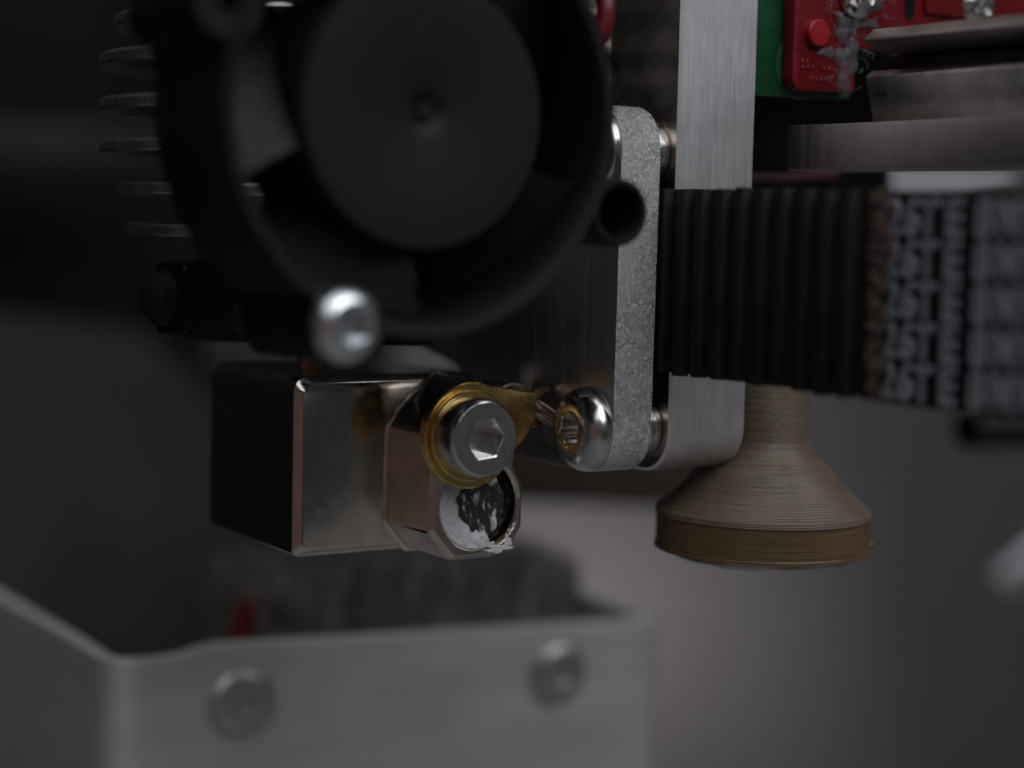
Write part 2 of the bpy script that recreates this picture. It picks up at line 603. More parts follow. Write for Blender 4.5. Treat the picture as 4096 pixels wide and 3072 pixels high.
b = MB().lathe([(2.75, YB + 1.9), (2.75, 14.0)], HC, 'Y', 40)
part('cartridge_sleeve', b, M['steel_dark'], ct)


def blob(c, sx, sz, th, y, n=46, seed=0.0, amp=0.3):
    """a thin smear of paste lying on a front face"""
    rings = []
    for k, (f, h) in enumerate(((1.0, 0.0), (0.95, 0.6), (0.8, 1.0), (0.45, 1.1), (0.12, 0.9))):
        ring = []
        for j in range(n):
            t = 2 * math.pi * j / n
            q = 1 + amp * (math.sin(3 * t + seed) * 0.5 + math.sin(5 * t + 2.1 * seed) * 0.4 + math.sin(9 * t + seed * 5) * 0.12)
            ring.append((c[0] + sx * q * f * math.cos(t), y - th * h, c[1] + sz * q * f * math.sin(t)))
        rings.append(ring)
    return rings


b = MB()
b.loft(blob((12.55, 0.72), 0.95, 0.30, 0.10, YB + 0.02, seed=1.2, amp=0.5), True, True)
b.loft(blob((13.3, 1.15), 0.32, 0.42, 0.10, YB + 0.04, seed=2.2, amp=0.5), True, True)
b.loft(blob((13.75, 2.3), 0.10, 0.13, 0.06, YB, 20, 0.7, 0.2), True, True)
b.loft(blob((13.4, 1.95), 0.15, 0.10, 0.06, YB, 20, 1.9, 0.3), True, True)
b.loft(blob((12.0, 1.15), 0.28, 0.10, 0.06, YB + 0.02, 20, 3.9, 0.5), True, True)
b.loft(blob((14.05, 4.3), 0.06, 0.07, 0.04, YB, 14, 2.9, 0.3), True, True)
part('paste_smear', b, M['paste'], ct, sharp=80)

# ------------------------------------------------------------------ brass terminal, washer, screw
SC_ = (9.66, 8.80)
tm = thing('ring_terminal', 'brass ring terminal clamped under the hex cap screw on the heater block', 'terminal', (SC_[0], -6.3, SC_[1]))
tabpoly = [(SC_[0] + 3.62 * math.cos(RAD(a)), SC_[1] + 3.62 * math.sin(RAD(a))) for a in range(64, 331, 6)]
tabpoly += [(13.05, 7.5), (14.35, 8.75), (15.0, 10.0), (14.9, 11.55), (13.6, 11.7), (12.4, 11.95)]
A_ = [2 * math.pi * j / 120 for j in range(120)]
R_ = star(tabpoly, SC_, A_)


def tabring(ins, y):
    return [(SC_[0] + (r - ins) * math.cos(t), y + (0.10 if r > 4.2 else 0.0), SC_[1] + (r - ins) * math.sin(t)) for r, t in zip(R_, A_)]


b = MB()
b.loft([tabring(0.10, YB - 0.02), tabring(0.0, YB - 0.10), tabring(0.0, YB - 0.72), tabring(0.08, YB - 0.80), tabring(0.16, YB - 0.80)], True, True)
part('ring_plate', b, M['brass'], tm, sharp=40)
# rolled crimp and sleeve
b = MB().tube([(14.7, -6.4, 11.1), (15.3, -6.2, 11.35), (16.0, -5.9, 11.55), (16.5, -5.8, 11.6)], [0.50, 0.42, 0.34, 0.28], 14)
part('crimp', b, M['copper'], tm)
b = MB().lathe([(0.34, -6.4), (0.36, -5.8), (0.2, -5.5)], (15.35, 9.35), 'Y', 14)
part('rivet', b, M['brass'], tm)
arc = []
for k in range(25):
    a = RAD(-10 + 200 * k / 24)
    arc.append((14.05 + 1.62 * math.cos(a), 10.85 + 1.25 * math.sin(a)))
arc2 = [(14.05 + 1.36 * math.cos(RAD(190 - 200 * k / 24)), 10.85 + 0.98 * math.sin(RAD(190 - 200 * k / 24))) for k in range(25)]
b = MB().prism(arc + arc2, 'Y', -5.3, -2.0)
part('sleeve', b, M['steel_dark'], tm, bevel=0.05)

b = MB().lathe([(1.7, -6.93), (3.02, -6.93), (3.10, -7.0), (3.10, -7.30), (3.02, -7.38), (1.7, -7.38)], (9.42, 8.84), 'Y', 64, False, False)
b2 = b
solid('brass_washer', b, M['brass'], 'thin brass washer between the hex cap screw and the ring terminal', 'washer', (SC_[0], -7.1, SC_[1]))

HS = (9.17, 8.88)
cs = thing('cap_screw', 'steel hex socket cap screw holding the brass terminal to the heater block', 'screw', (SC_[0], -7.4, SC_[1]))
b = MB()
screw_head(b, HS, 'Y', -7.39, -1, [(2.60, 0.0), (2.64, 0.06), (2.64, 1.75), (2.60, 1.90), (2.50, 2.04), (2.40, 2.10), (2.36, 2.10)], hexshape(1.26), 1.7, rot=RAD(24), seg=96)
part('screw_head', b, M['steel'], cs, sharp=28)
b = MB().lathe([(1.45, -7.39), (1.45, -1.0)], HS, 'Y', 32)
part('shank', b, M['steel'], cs)

gw = thing('ground_wire', 'bundle of dark twisted wire strands leaving the brass terminal', 'wire', (15.3, -6.3, 11.0))
for k in range(9):
    o1 = random.uniform(-0.28, 0.28)
    o2 = random.uniform(-0.45, 0.45)
    path = []
    for q in range(26):
        t = q / 25
        x = 14.9 + 1.7 * t
        z = 11.05 - 0.14 * k + 0.06 - 1.35 * t ** 1.2 + 0.10 * math.sin(5 * t + k)
        y = -6.0 - 0.05 * k - 2.6 * t * t + 0.16 * math.cos(5 * t + k * 0.9)
        path.append((x - 0.05, y + o1 * 0.4, z + o2 * 0.15))
    part('strand', MB().tube(path, 0.20, 8), M['wire_dark'], gw)

# ================================================================== bracket plate
yf = -13.2
prof = rpoly([(-13.2, 6.35), (3.2, 6.5), (6.4, 12.3), (16.0, 13.9), (16.0, 31.2), (-13.4, 31.2)], [2.9, 2.0, 2.5, 1.5, 1.5, 2.9], 12)
b = MB().prism(prof, 'X', 16.87, 20.1)
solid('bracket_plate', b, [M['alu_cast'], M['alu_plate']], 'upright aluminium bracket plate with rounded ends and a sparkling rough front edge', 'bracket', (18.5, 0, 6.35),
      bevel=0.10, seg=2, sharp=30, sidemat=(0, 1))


def button_screw(y, z, label, H=1.62):
    t = thing('button_screw', label, 'screw', (16.85, y, z), 'button screws through the bracket plate')
    bb = MB()
    R = 2.88
    prof_ = [(R - 0.06, 0.0), (R, 0.08), (R, 0.24)]
    for k in range(1, 15):
        a = RAD(90 * k / 14)
        rr = 1.30 + (R - 1.30) * math.cos(a * 0.98)
        hh = 0.24 + (H - 0.24) * math.sin(a)
        prof_.append((rr, hh))
    screw_head(bb, (y, z), 'X', 16.86, -1, prof_, torx(1.02), 0.95, rot=0.3, seg=84)
    part('screw_head', bb, M['steel'], t, sharp=32)
    bb = MB().lathe([(1.31, 0), (1.26, 0.02), (1.2, 0.0)], (y, z), 'X', 40, False, False)
    for v in range(len(bb.v)):
        p = bb.v[v]
        bb.v[v] = (16.86 - H - 0.035 - (0.02 if v // 40 == 1 else 0), p[1], p[2])
    part('rust_ring', bb, M['brass'], t)
    bb = MB()
    # threaded shank crossing the gap to the bar
    pr = []
    h = 16.9
    while h < 24.5:
        pr += [(1.32, h), (1.5, h + 0.2), (1.32, h + 0.4)]
        h += 0.5
    bb.lathe(pr, (y, z), 'X', 36)
    part('thread', bb, M['steel'], t)
    return t


button_screw(-10.4, 9.3, 'polished button head screw near the bottom of the bracket plate')
button_screw(-10.4, 28.2, 'button head screw at the top of the bracket plate, half hidden by the fan', 0.95)
for z, lb in ((9.3, 'small steel spacer ring beside the bottom of the bracket plate'), (28.2, 'small steel spacer ring beside the top of the bracket plate')):
    b = MB()
    pr = [(1.6, 20.12), (2.05, 20.14), (2.15, 20.3), (2.15, 20.75), (1.95, 20.85), (2.1, 20.95), (2.1, 21.5), (2.0, 21.62), (1.6, 21.63)]
    b.lathe(pr, (-10.4, z), 'X', 48, False, False)
    solid('spacer', b, M['steel'], lb, 'spacer', (20.8, -10.4, z), 'spacers between plate and bar', sharp=30)

# ================================================================== aluminium bar
prof = rpoly([(-13.2, 6.2), (-5.0, 6.2), (-5.0, 60.0), (-13.2, 60.0)], [3.0, 2.0, 0.2, 0.2], 16)
b = MB().prism(prof, 'X', 21.65, 28.38)
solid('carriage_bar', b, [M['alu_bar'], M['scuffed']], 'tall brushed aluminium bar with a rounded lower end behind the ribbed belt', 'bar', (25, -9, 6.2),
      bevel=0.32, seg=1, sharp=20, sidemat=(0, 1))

# ================================================================== ribbed belt
BX = 21.12
tb = thing('ribbed_belt', 'black rubber toothed belt with vertical ribs and a frayed cut end', 'belt', (BX, -20, 13.3))
zlo, zhi = 13.35, 25.65
b = MB()
nseg = 60
rings = []
for i in range(nseg + 1):
    y = -2.0 - 31.2 * i / nseg
    dz = 0.04 * math.sin(y * 0.7)
    dx = -0.10 * max(0, (-y - 20) / 13) ** 2
    rings.append([(BX - 0.12 + dx, y, zlo + dz), (BX + 0.42 + dx, y, zlo + dz), (BX + 0.42 + dx, y, zhi + dz), (BX - 0.12 + dx, y, zhi + dz)])
b.loft(rings)
part('belt_band', b, M['rubber'], tb, bevel=0.05)
# teeth: one mesh, a part for each tooth
tooth = rpoly([(-0.62, 0.06), (0.62, 0.06), (0.40, -0.62), (-0.40, -0.62)], [0.02, 0.02, 0.22, 0.22], 4)
tb_me = to_mesh('tooth', MB().prism([(q, p) for p, q in tooth], 'Z', zlo - 0.02, zhi + 0.02), M['rubber'], (0, 0, 13.3), bevel=0.04, sharp=40)
y = -9.2
k = 0
while y > -33.0:
    dx = -0.10 * max(0, (-y - 20) / 13) ** 2
    o = link('tooth', tb_me, tb)
    o.location = Vector((-0.13 + dx + random.uniform(-0.04, 0.04), y + 20 + random.uniform(-0.08, 0.08), random.uniform(-0.13, 0.10))) * MM
    o.rotation_euler = (random.uniform(-0.006, 0.006), 0, random.uniform(-0.05, 0.05))
    y -= 2.0
    k += 1
# frayed end
b = MB()
for k in range(150):
    z = random.uniform(zlo, zhi)
    x = BX + random.uniform(-0.5, 0.35)
    y0 = -33.1 + random.uniform(-0.1, 0.3)
    L = random.uniform(0.25, 0.9)
    p = [(x, y0, z), (x + random.uniform(-.12, .12), y0 - L * 0.6, z + random.uniform(-.2, .2)), (x + random.uniform(-.3, .3), y0 - L, z + random.uniform(-.35, .35))]
    b.tube(p, [0.13, 0.10, 0.05], 5)
tag(part('frayed_fibres', b, M['fray'], tb), kind='stuff')

# printed belt behind it, continuing towards the camera
PB = 22.35
pb = thing('printed_belt', 'dark belt with raised grey characters running out of focus at the right edge', 'belt', (PB, -45, 13.1))
b = MB()
rings = []
for i in range(41):
    y = -31.0 - 32.0 * i / 40
    rings.append([(PB, y, 13.05), (PB + 0.9, y, 13.05), (PB + 0.9, y, 25.55), (PB, y, 25.55)])
b.loft(rings)
part('belt_band', b, M['rubber'], pb, bevel=0.08)


def glyph_mesh(ch, size, ext, off):
    cu = bpy.data.curves.new('glyph', 'FONT')
    cu.body = ch
    cu.size = size
    cu.extrude = ext
    cu.offset = off
    cu.bevel_depth = ext * 0.35
    cu.bevel_resolution = 1
    cu.align_x = 'CENTER'
    cu.align_y = 'CENTER'
    to = bpy.data.objects.new('glyph', cu)
    sc.collection.objects.link(to)
    bpy.context.view_layer.update()
    dg = bpy.context.evaluated_depsgraph_get()
    me = bpy.data.meshes.new_from_object(to.evaluated_get(dg))
    bpy.data.objects.remove(to)
    me.name = 'letter'
    me.materials.clear()
    me.materials.append(M['rubber_print'])
    # lie on the belt: text x runs towards -Y, text y is up, its front looks to -X
    me.transform(Matrix(((0, 0, -1, 0), (-1, 0, 0, 0), (0, 1, 0, 0), (0, 0, 0, 1))))
    return me


GL = {c: glyph_mesh(c, 2.95 * MM, 0.09 * MM, 0.06 * MM) for c in '26TE8M'}
cols = [('2', -33.25), ('6', -34.7), ('T', -36.1), ('E', -38.0), ('8', -40.3), ('M', -42.1), ('M', -44.1), ('8', -46.4), ('M', -48.3), ('M', -50.4)]
for rowz in (14.3, 16.7, 19.1, 21.5, 23.9):
    for ch, y in cols:
        o = link('letter', GL[ch], pb)
        o.location = Vector((-0.12, y + 45, rowz - 13.1)) * MM
        o.scale = (1, 0.82 if ch != 'M' else 0.72, 1.0)

# ================================================================== printed probe holder
PC = (32.05, -11.1)
ph = thing('probe_holder', 'tan brown printed holder flaring from a neck to a wide disc', 'holder', (PC[0], PC[1], 0.1))
ctrl = [(3.10, 19.0), (3.10, 8.6), (3.12, 8.05), (3.32, 7.55), (3.75, 7.0), (4.35, 6.4), (4.85, 5.95), (5.4, 5.3), (5.95, 4.65), (6.5, 4.1), (7.05, 3.6), (7.5, 3.2), (7.72, 3.0), (7.78, 2.7)]


def rad_at(z):
    for (ra, za), (rb_, zb) in zip(ctrl, ctrl[1:]):
        if zb <= z <= za:
            t = (za - z) / (za - zb)
            return ra + (rb_ - ra) * t
    return ctrl[-1][0]


LH = 0.165


def layers(z0, z1, rfun, seg=120, amp=0.019, seed=1):
    rnd = random.Random(seed)
    rings = []
    z = z1
    while z > z0 + 1e-6:
        j = rnd.uniform(-0.007, 0.007)
        ph_ = rnd.uniform(0, 6.28)
        for fz, fr in ((0.0, -1.0), (0.25, 0.6), (0.5, 1.0), (0.75, 0.6)):
            zz = z - fz * LH
            r = rfun(zz) + fr * amp + j
            rings.append([(PC[0] + (r + 0.010 * math.sin(3 * t + ph_) + 0.005 * math.sin(23 * t + 5 * ph_)) * math.cos(t),
                           PC[1] + (r + 0.010 * math.sin(3 * t + ph_) + 0.005 * math.sin(23 * t + 5 * ph_)) * math.sin(t),
                           zz + 0.004 * math.sin(5 * t + ph_)) for t in [2 * math.pi * q / seg for q in range(seg)]])
        z -= LH
    return rings


b = MB().loft(layers(2.7, 17.1, rad_at))
part('flare', b, M['brown_up'], ph, sharp=80)
b = MB().loft(layers(0.12, 2.72, lambda z: 7.70 + (0.09 if z < 0.4 else 0.0), amp=0.011, seed=4))
part('disc_band', b, M['brown_low'], ph, sharp=80)
b = MB()
vsx = []
for i in range(9):
    a = math.pi * i / 8
    vsx.append([(PC[0] + 6.55 + 0.42 * math.sin(a) * math.cos(t) * 1.2, PC[1] - 4.15 + 0.42 * math.sin(a) * math.sin(t), 0.42 + 0.30 * math.cos(a) + 0.05 * math.sin(3 * t)) for t in [2 * math.pi * q / 14 for q in range(14)]])
b.loft(vsx)
part('plastic_blob', b, M['brown_low'], ph)
b = MB().lathe([(6.6, 0.2), (6.6, -0.30), (6.4, -0.52), (5.2, -0.7), (2.5, -0.8), (0.3, -0.82)], PC, 'Z', 72)
solid('magnet_disc', b, M['steel'], 'thin shiny metal disc set into the underside of the brown holder', 'disc', (PC[0], PC[1], -0.3))

# ================================================================== switch and board
SY = -13.74
sw = thing('limit_switch', 'red plastic switch with a round red peg, beside the green board', 'switch', (42, SY + 2, 33))
P = rpoly([(31.1, 32.8), (37.0, 32.9), (37.0, 36.1), (60, 36.1), (60, 46), (31.1, 46)], [1.0, 0.2, 0.3, 0.2, 0.2, 0.2], 5)
b = MB().prism(P, 'Y', SY, SY + 1.25)
part('switch_body', b, M['red'], sw, bevel=0.25, sharp=40)
b = MB().lathe([(0.95, SY + 0.1), (0.95, SY - 0.45), (0.85, SY - 0.58), (0.1, SY - 0.6)], (33.0, 36.85), 'Y', 40)
part('peg', b, M['red_peg'], sw, sharp=35)
b = MB().prism(rpoly([(43.4, 39.0), (60, 39.0), (60, 46), (43.4, 46)], 0.3, 3), 'Y', SY - 0.35, SY + 0.05)
part('raised_panel', b, M['red'], sw, bevel=0.12)
b = MB().prism(rpoly([(41.5, 38.5), (42.5, 38.5), (42.5, 41.0), (41.5, 41.0)], 0.45, 4), 'Y', SY - 0.03, SY + 0.3)
part('slot', b, M['black_gloss'], sw)
b = MB()
rndm = random.Random(3)
for row, (z, xs_) in enumerate(((34.55, (31.9, 32.35, 32.8, 33.8, 34.3, 34.8, 35.2)), (33.75, (32.7, 33.2, 33.6)), (34.9, (31.8, 32.3)))):
    for x in xs_:
        b.box(x, x + 0.26, SY - 0.07, SY + 0.05, z - 0.28, z + rndm.uniform(-0.02, 0.16))
part('embossed_marks', b, M['red'], sw, bevel=0.04)


def pan_screw(x, z, label, rot):
    t = thing('pan_screw', label, 'screw', (x, SY - 0.3, z), 'cross head screws on the red switch')
    bb = MB()
    pr = [(1.62, 0.0), (1.65, 0.12)] + [(1.65 * math.cos(RAD(a)) ** 0.8, 0.12 + 0.85 * math.sin(RAD(a))) for a in (15, 30, 42, 52, 60)] + [(0.98, 0.9)]
    screw_head(bb, (x, z), 'Y', SY - 0.05, -1, pr, cross(0.92), 0.6, rot=rot, seg=96, taper=0.35)
    part('screw_head', bb, M['steel'], t, sharp=30)


pan_screw(36.75, 39.7, 'cross head screw sunk in glue next to the red peg', 0.5)
pan_screw(48.66, 40.0, 'cross head screw at the far right of the red switch', 0.9)

gb = thing('green_board', 'green plastic board edge between the aluminium bar and the red switch', 'board', (33, -10.7, 32.3))
b = MB().prism(rpoly([(28.6, 32.35), (38.0, 32.6), (38.0, 46), (28.6, 46)], [0.8, 0.3, 0.2, 0.2], 4), 'Y', -12.3, -10.2)
part('board_body', b, M['green'], gb, bevel=0.2)
b = MB().lathe([(2.3, -12.25), (2.3, -12.4), (2.15, -12.46), (0.2, -12.46)], (33.0, 34.6), 'Y', 40)
part('board_boss', b, M['green'], gb)

# stringy clear glue over the switch
gl = thing('glue_blob', 'stringy clear glue smeared over the red switch around the first screw', 'glue', (36, SY, 36))
b = MB()
for (x, z, sx, sz, th, sd) in ((35.9, 34.6, 0.9, 1.7, 0.32, 0.4), (35.6, 37.4, 0.75, 1.0, 0.35, 1.3), (37.2, 37.9, 1.6, 0.42, 0.4, 2.3), (36.4, 36.2, 0.5, 1.1, 0.4, 3.3), (34.2, 35.6, 0.8, 0.35, 0.18, 4.1), (38.4, 39.4, 0.9, 0.6, 0.35, 5.2)):
    b.loft(blob((x, z), sx, sz, th, SY - 0.02, 40, sd, 0.45))
part('glue_mass', b, M['glue'], gl, sharp=80)
b = MB()
for k in range(34):
    x, z = random.uniform(33.4, 40.5), random.uniform(33.2, 40.2)
    p = [(x, SY - 0.15, z)]
    for q in range(6):
        x += random.uniform(-0.35, 0.5)
        z += random.uniform(-0.38, 0.38)
        p.append((x, SY - random.uniform(0.1, 0.6), z))
    b.tube(spline(p, 4), random.uniform(0.018, 0.045), 5)
tag(part('glue_strings', b, M['glue'], gl), kind='stuff')

# ================================================================== linear rail at upper right
lr = thing('linear_rail', 'steel linear rail running out of focus towards the upper right corner', 'rail', (33, -40, 27))
RX = 32.13


def railpart(name, prof_, ya, yb_, mt, bev=0.12):
    bb = MB().prism(prof_, 'Y', ya, yb_)
    return part(name, bb, mt, lr, bevel=bev)


railpart('upper_ledge', [(RX + 0.8, 36.7), (RX, 36.05), (RX, 35.85), (RX + 1.5, 35.2), (RX + 6, 35.2), (RX + 6, 36.7)], -19.6, -75, M['rail'], 0.3)
railpart('groove_wall', [(RX + 3.0, 35.15), (RX + 3.0, 33.9), (RX + 6, 33.9), (RX + 6, 35.15)], -18.6, -75, M['black_gloss'])
railpart('body_face', [(RX + 1.5, 34.0), (RX + 1.0, 33.6), (RX + 1.9, 30.5), (RX + 6, 30.5), (RX + 6, 34.0)], -18.8, -75, M['rail_polished'])
plan_ = rpoly([(RX, -75), (RX, -11.2), (RX + 6, -11.2), (RX + 6, -75)], [0.2, 1.7, 0.5, 0.2], 8)
bb = MB().prism(plan_, 'Z', 27.35, 30.45)
part('lower_ledge', bb, M['rail_brushed'], lr, bevel=0.12)

# ================================================================== motor and wires behind the bar
mo = thing('motor_body', 'scuffed dark metal motor body behind the aluminium bar', 'motor', (45, 14, 29))
b = MB().prism(rpoly([(24.0, 29.6), (66.0, 29.6), (66.0, 71), (24.0, 71)], 2.5, 6), 'Y', 5, 30)
part('motor_case', b, M['motor'], mo, bevel=0.4)
b = MB()
for k, z in enumerate((33.4, 36.1, 38.4)):
    b.box(25.5, 64, 4.4, 5.2, z, z + 1.1)
part('cooling_rib', b, M['motor'], mo, bevel=0.25)
b = MB().box(28.45, 49.3, -4.9, -3.0, 24.6, 39.0)
solid('black_shelf', b, M['black_gloss'], 'black plastic shelf under the green board', 'shelf', (36, -4, 24.6), bevel=0.3)

b = MB().tube(spline([(13.6, -12.6, 42.0), (15.05, -13.2, 38.4), (15.2, -13.5, 36.9), (14.8, -13.2, 35.2), (13.6, -12.0, 33.5)], 10), 0.62, 16)
solid('red_wire', b, M['red_wire'], 'red wire curving down behind the upper right of the fan', 'wire', (15, -13, 37))
# ================================================================== heat sink, clamp, heat break
HX = (4.9, 8.0)
hs = thing('heat_sink', 'black anodised heat sink with thin round fins sticking out left of the fan', 'heat sink', (HX[0], HX[1], 18))
b = MB().lathe([(9.2, 18.2), (9.6, 24), (10.4, 32), (10.4, 40)], HX, 'Z', 64)
part('core', b, M['core'], hs)
for z, R in ((36.55, 14.0), (33.85, 15.0), (30.75, 15.05), (27.85, 15.0), (25.0, 13.9), (22.2, 13.0), (39.5, 13.0)):
    b = MB().lathe([(8, z - 0.45), (R - 0.12, z - 0.45), (R, z - 0.3), (R, z + 0.2), (R - 0.10, z + 0.36), (R - 0.3, z + 0.45), (8, z + 0.45)], HX, 'Z', 96, False, False)
    part('fin', b, M['anodised'], hs, sharp=30)

cb = thing('clamp_block', 'smooth black plastic clamp block just above the heater block', 'clamp', (2.6, 6, 14.5))
P = rpoly([(-6.77, 14.9), (11.96, 14.15), (11.96, 20.1), (-6.77, 20.1)], [0.6, 0.8, 0.6, 0.6], 6)
b = MB().prism(P, 'Y', 2.0, 7.0)
part('clamp_body', b, M['black_gloss'], cb, bevel=0.2)
b = MB().prism(rpoly([(2.0, 15.4), (7.0, 15.0), (7.0, 20.0), (2.0, 20.0)], 0.7, 5), 'X', -7.4, -6.7)
part('clamp_jaw', b, M['black_gloss'], cb, bevel=0.2)
b = MB().lathe([(1.9, 0.0), (1.75, -0.9), (1.1, -1.5), (0.2, -1.75)], (5.0, 17.6), 'X', 36)
for i in range(len(b.v)):
    b.v[i] = (b.v[i][0] - 7.4, b.v[i][1], b.v[i][2])
solid('clamp_screw', b, M['black_hub'], 'dull screw head at the left end of the black clamp block', 'screw', (-7.6, 5, 17.6))
b = MB().lathe([(0.85, 11.5), (0.85, 12.7), (0.72, 12.75), (0.72, 12.9), (0.85, 12.95), (0.85, 15.5)], (4.9, 8.0), 'Z', 32)
solid('heat_break', b, M['copper'], 'short copper tube between the clamp block and the heater block', 'tube', (4.9, 8, 11.5))

# ================================================================== fan
FC = (-1.85, 29.42)
FY = -20.5
fan = thing('cooling_fan', 'round black cooling fan in front of the heat sink', 'fan', (FC[0], -15, FC[1] - 12))
b = MB().lathe([(11.9, FY + 9.5), (13.0, FY + 9.5), (13.0, FY + 0.2), (12.9, FY), (12.3, FY + 0.1), (12.0, FY + 0.6), (11.8, FY + 3), (11.9, FY + 9.5)], FC, 'Y', 96, False, False)
part('ring', b, M['black'], fan, sharp=35)
rot0 = RAD(-22.5)
lugs = []
for k in range(4):
    a = rot0 - k * math.pi / 2
    rr = 14.9 if k == 0 else 13.6
    lugs.append((FC[0] + rr * math.cos(a), FC[1] + rr * math.sin(a)))
lugs[0] = (11.81, 23.98)
lugs[1] = (-7.35, 17.3)
for k, c in enumerate(lugs):
    b = MB()
    ri = 1.55 if k < 2 else 0.5
    b.lathe([(ri, FY + 0.3), (ri + 0.1, FY + 0.12), (1.95, FY + 0.1), (2.1, FY + 0.3), (2.1, FY + 9.3), (ri, FY + 9.3), (ri, FY + 0.3)], c, 'Y', 40, False, False)
    part('lug', b, M['black'], fan, sharp=35)
    # web between lug and ring
    d = Vector((c[0] - FC[0], c[1] - FC[1]))
    L = d.length
    d.normalize()
    n_ = Vector((-d.y, d.x))
    C2 = Vector(FC)
    pts = [C2 + d * 12.0 + n_ * 3.6, C2 + d * 12.0 - n_ * 3.6, C2 + d * (L - 1.7) - n_ * 1.75, C2 + d * (L - 1.7) + n_ * 1.75]
    b = MB().prism([tuple(p) for p in pts], 'Y', FY + 0.7, FY + 8.8)
    part('web', b, M['black'], fan, bevel=0.2)
b = MB().lathe([(8.05, FY + 7), (8.05, FY + 1.0), (7.8, FY + 0.58), (1.5, FY + 0.5), (1.15, FY + 0.62), (0.75, FY + 0.95), (0.5, FY + 1.0), (0.42, FY + 0.72), (0.08, FY + 0.62)], FC, 'Y', 96)
hub = part('hub', b, M['black_hub'], fan, sharp=30)
b = MB().lathe([(0.95, FY + 0.53), (0.8, FY + 0.62), (0.1, FY + 0.62)], (FC[0] - 1.2, FC[1] + 5.4), 'Y', 24, False, True)
part('dimple', b, M['black_gloss'], hub)
for a_deg in (338, 267, 196, 124, 52):
    grid = []
    for i in range(7):
        r = 7.9 + 3.75 * i / 6
        row = []
        for j in range(9):
            s_ = j / 8
            t = RAD(a_deg) - s_ * RAD(50) + 0.05 * (r - 8) / 3
            yy = FY + 1.3 + 5.4 * s_ ** 1.15
            row.append((FC[0] + r * math.cos(t), yy, FC[1] + r * math.sin(t)))
        grid.append(row)
    loop = [g + [(p[0], p[1] + 0.7, p[2]) for p in g][::-1] for g in grid]
    b = MB().loft(loop)
    part('blade', b, M['blade'], fan, sharp=40)
for a in (RAD(20), RAD(140), RAD(260)):
    d = Vector((math.cos(a), math.sin(a)))
    n_ = Vector((-d.y, d.x))
    C2 = Vector(FC)
    pts = [C2 + d * 7.7 + n_ * 0.75, C2 + d * 7.7 - n_ * 0.75, C2 + d * 12.2 - n_ * 0.75, C2 + d * 12.2 + n_ * 0.75]
    b = MB().prism([tuple(p) for p in pts], 'Y', FY + 8.0, FY + 9.2)
    part('strut', b, M['black'], fan, bevel=0.25)
b = MB().lathe([(8.0, FY + 6.9), (8.0, FY + 9.2)], FC, 'Y', 48)
part('motor_mount', b, M['black'], fan)

fs_ = thing('fan_screw', 'shiny out of focus screw in the lower left corner of the fan', 'screw', (lugs[1][0], FY, lugs[1][1]))
b = MB()
pr = [(2.15, 0.0), (2.2, 0.2)] + [(2.2 * math.cos(RAD(a)) ** 0.7, 0.2 + 1.35 * math.sin(RAD(a))) for a in (12, 24, 36, 46, 54)] + [(1.35, 1.4)]
screw_head(b, lugs[1], 'Y', FY + 0.05, -1, pr, hexshape(0.95), 1.0, rot=0.2, seg=72)
part('screw_head', b, M['steel_bright'], fs_, sharp=30)
b = MB().lathe([(1.4, FY + 0.1), (1.4, FY + 12)], lugs[1], 'Y', 24)
part('shank', b, M['steel'], fs_)

# shroud that carries the fan
sh = thing('fan_shroud', 'black plastic shroud with a slanted left edge behind the fan', 'shroud', (-3, -11, 15.5))
poly = rpoly([(-14.3, 40), (-13.95, 32.3), (-8.6, 17.7), (-7.6, 15.2), (-3.0, 15.15), (1.5, 17.2), (11.0, 22.0), (12.6, 27), (12.6, 46), (-14.4, 46)], [0.5, 2, 1.0, 0.6, 0.8, 1, 1, 1, .2, .2], 4)
cen = FC
an = [2 * math.pi * j / 120 for j in range(120)]
ro = star(poly, cen, an)
f = AX['Y']


def shr(rf, y):
    return [f(cen[0] + rf(i) * math.cos(t), cen[1] + rf(i) * math.sin(t), y) for i, t in enumerate(an)]


b = MB().loft([shr(lambda i: min(11.6, ro[i] - 0.5), -11.0), shr(lambda i: ro[i] - 0.25, -11.0), shr(lambda i: ro[i], -10.8), shr(lambda i: ro[i], -8.4), shr(lambda i: min(11.6, ro[i] - 0.5), -8.4), shr(lambda i: min(11.6, ro[i] - 0.5), -11.0)], False, False)
part('shroud_plate', b, M['black'], sh, sharp=40)
b = MB().prism(rpoly([(-9.6, 16.6), (-8.6, 15.0), (-3.6, 14.95), (-3.6, 19.0), (-9.0, 20.0)], 0.7, 4), 'Y', -17.5, -11.2)
part('screw_boss', b, M['black'], sh, bevel=0.3)

# ================================================================== purge bin
pbn = thing('purge_bin', 'bent sheet metal bin below the heater block, out of focus', 'bin', (26, 50, -90))


def sheet(path, t, z0, ztop):
    """bent sheet standing upright: path in plan, thickness t, top edge height from ztop(x, y)"""
    rings = []
    n = len(path)
    P_ = [Vector(p) for p in path]
    for i in range(n):
        d = (P_[min(i + 1, n - 1)] - P_[max(i - 1, 0)]).normalized()
        nn = Vector((d.y, -d.x))
        a, c = P_[i], P_[i] - nn * t
        rings.append([(a.x, a.y, z0), (a.x, a.y, ztop(a.x, a.y)), (c.x, c.y, ztop(a.x, a.y)), (c.x, c.y, z0)])
    return rings


def arcpts(cx, cy, r, a0, a1, n=10):
    return [(cx + r * math.cos(RAD(a0 + (a1 - a0) * k / n)), cy + r * math.sin(RAD(a0 + (a1 - a0) * k / n))) for k in range(n + 1)]


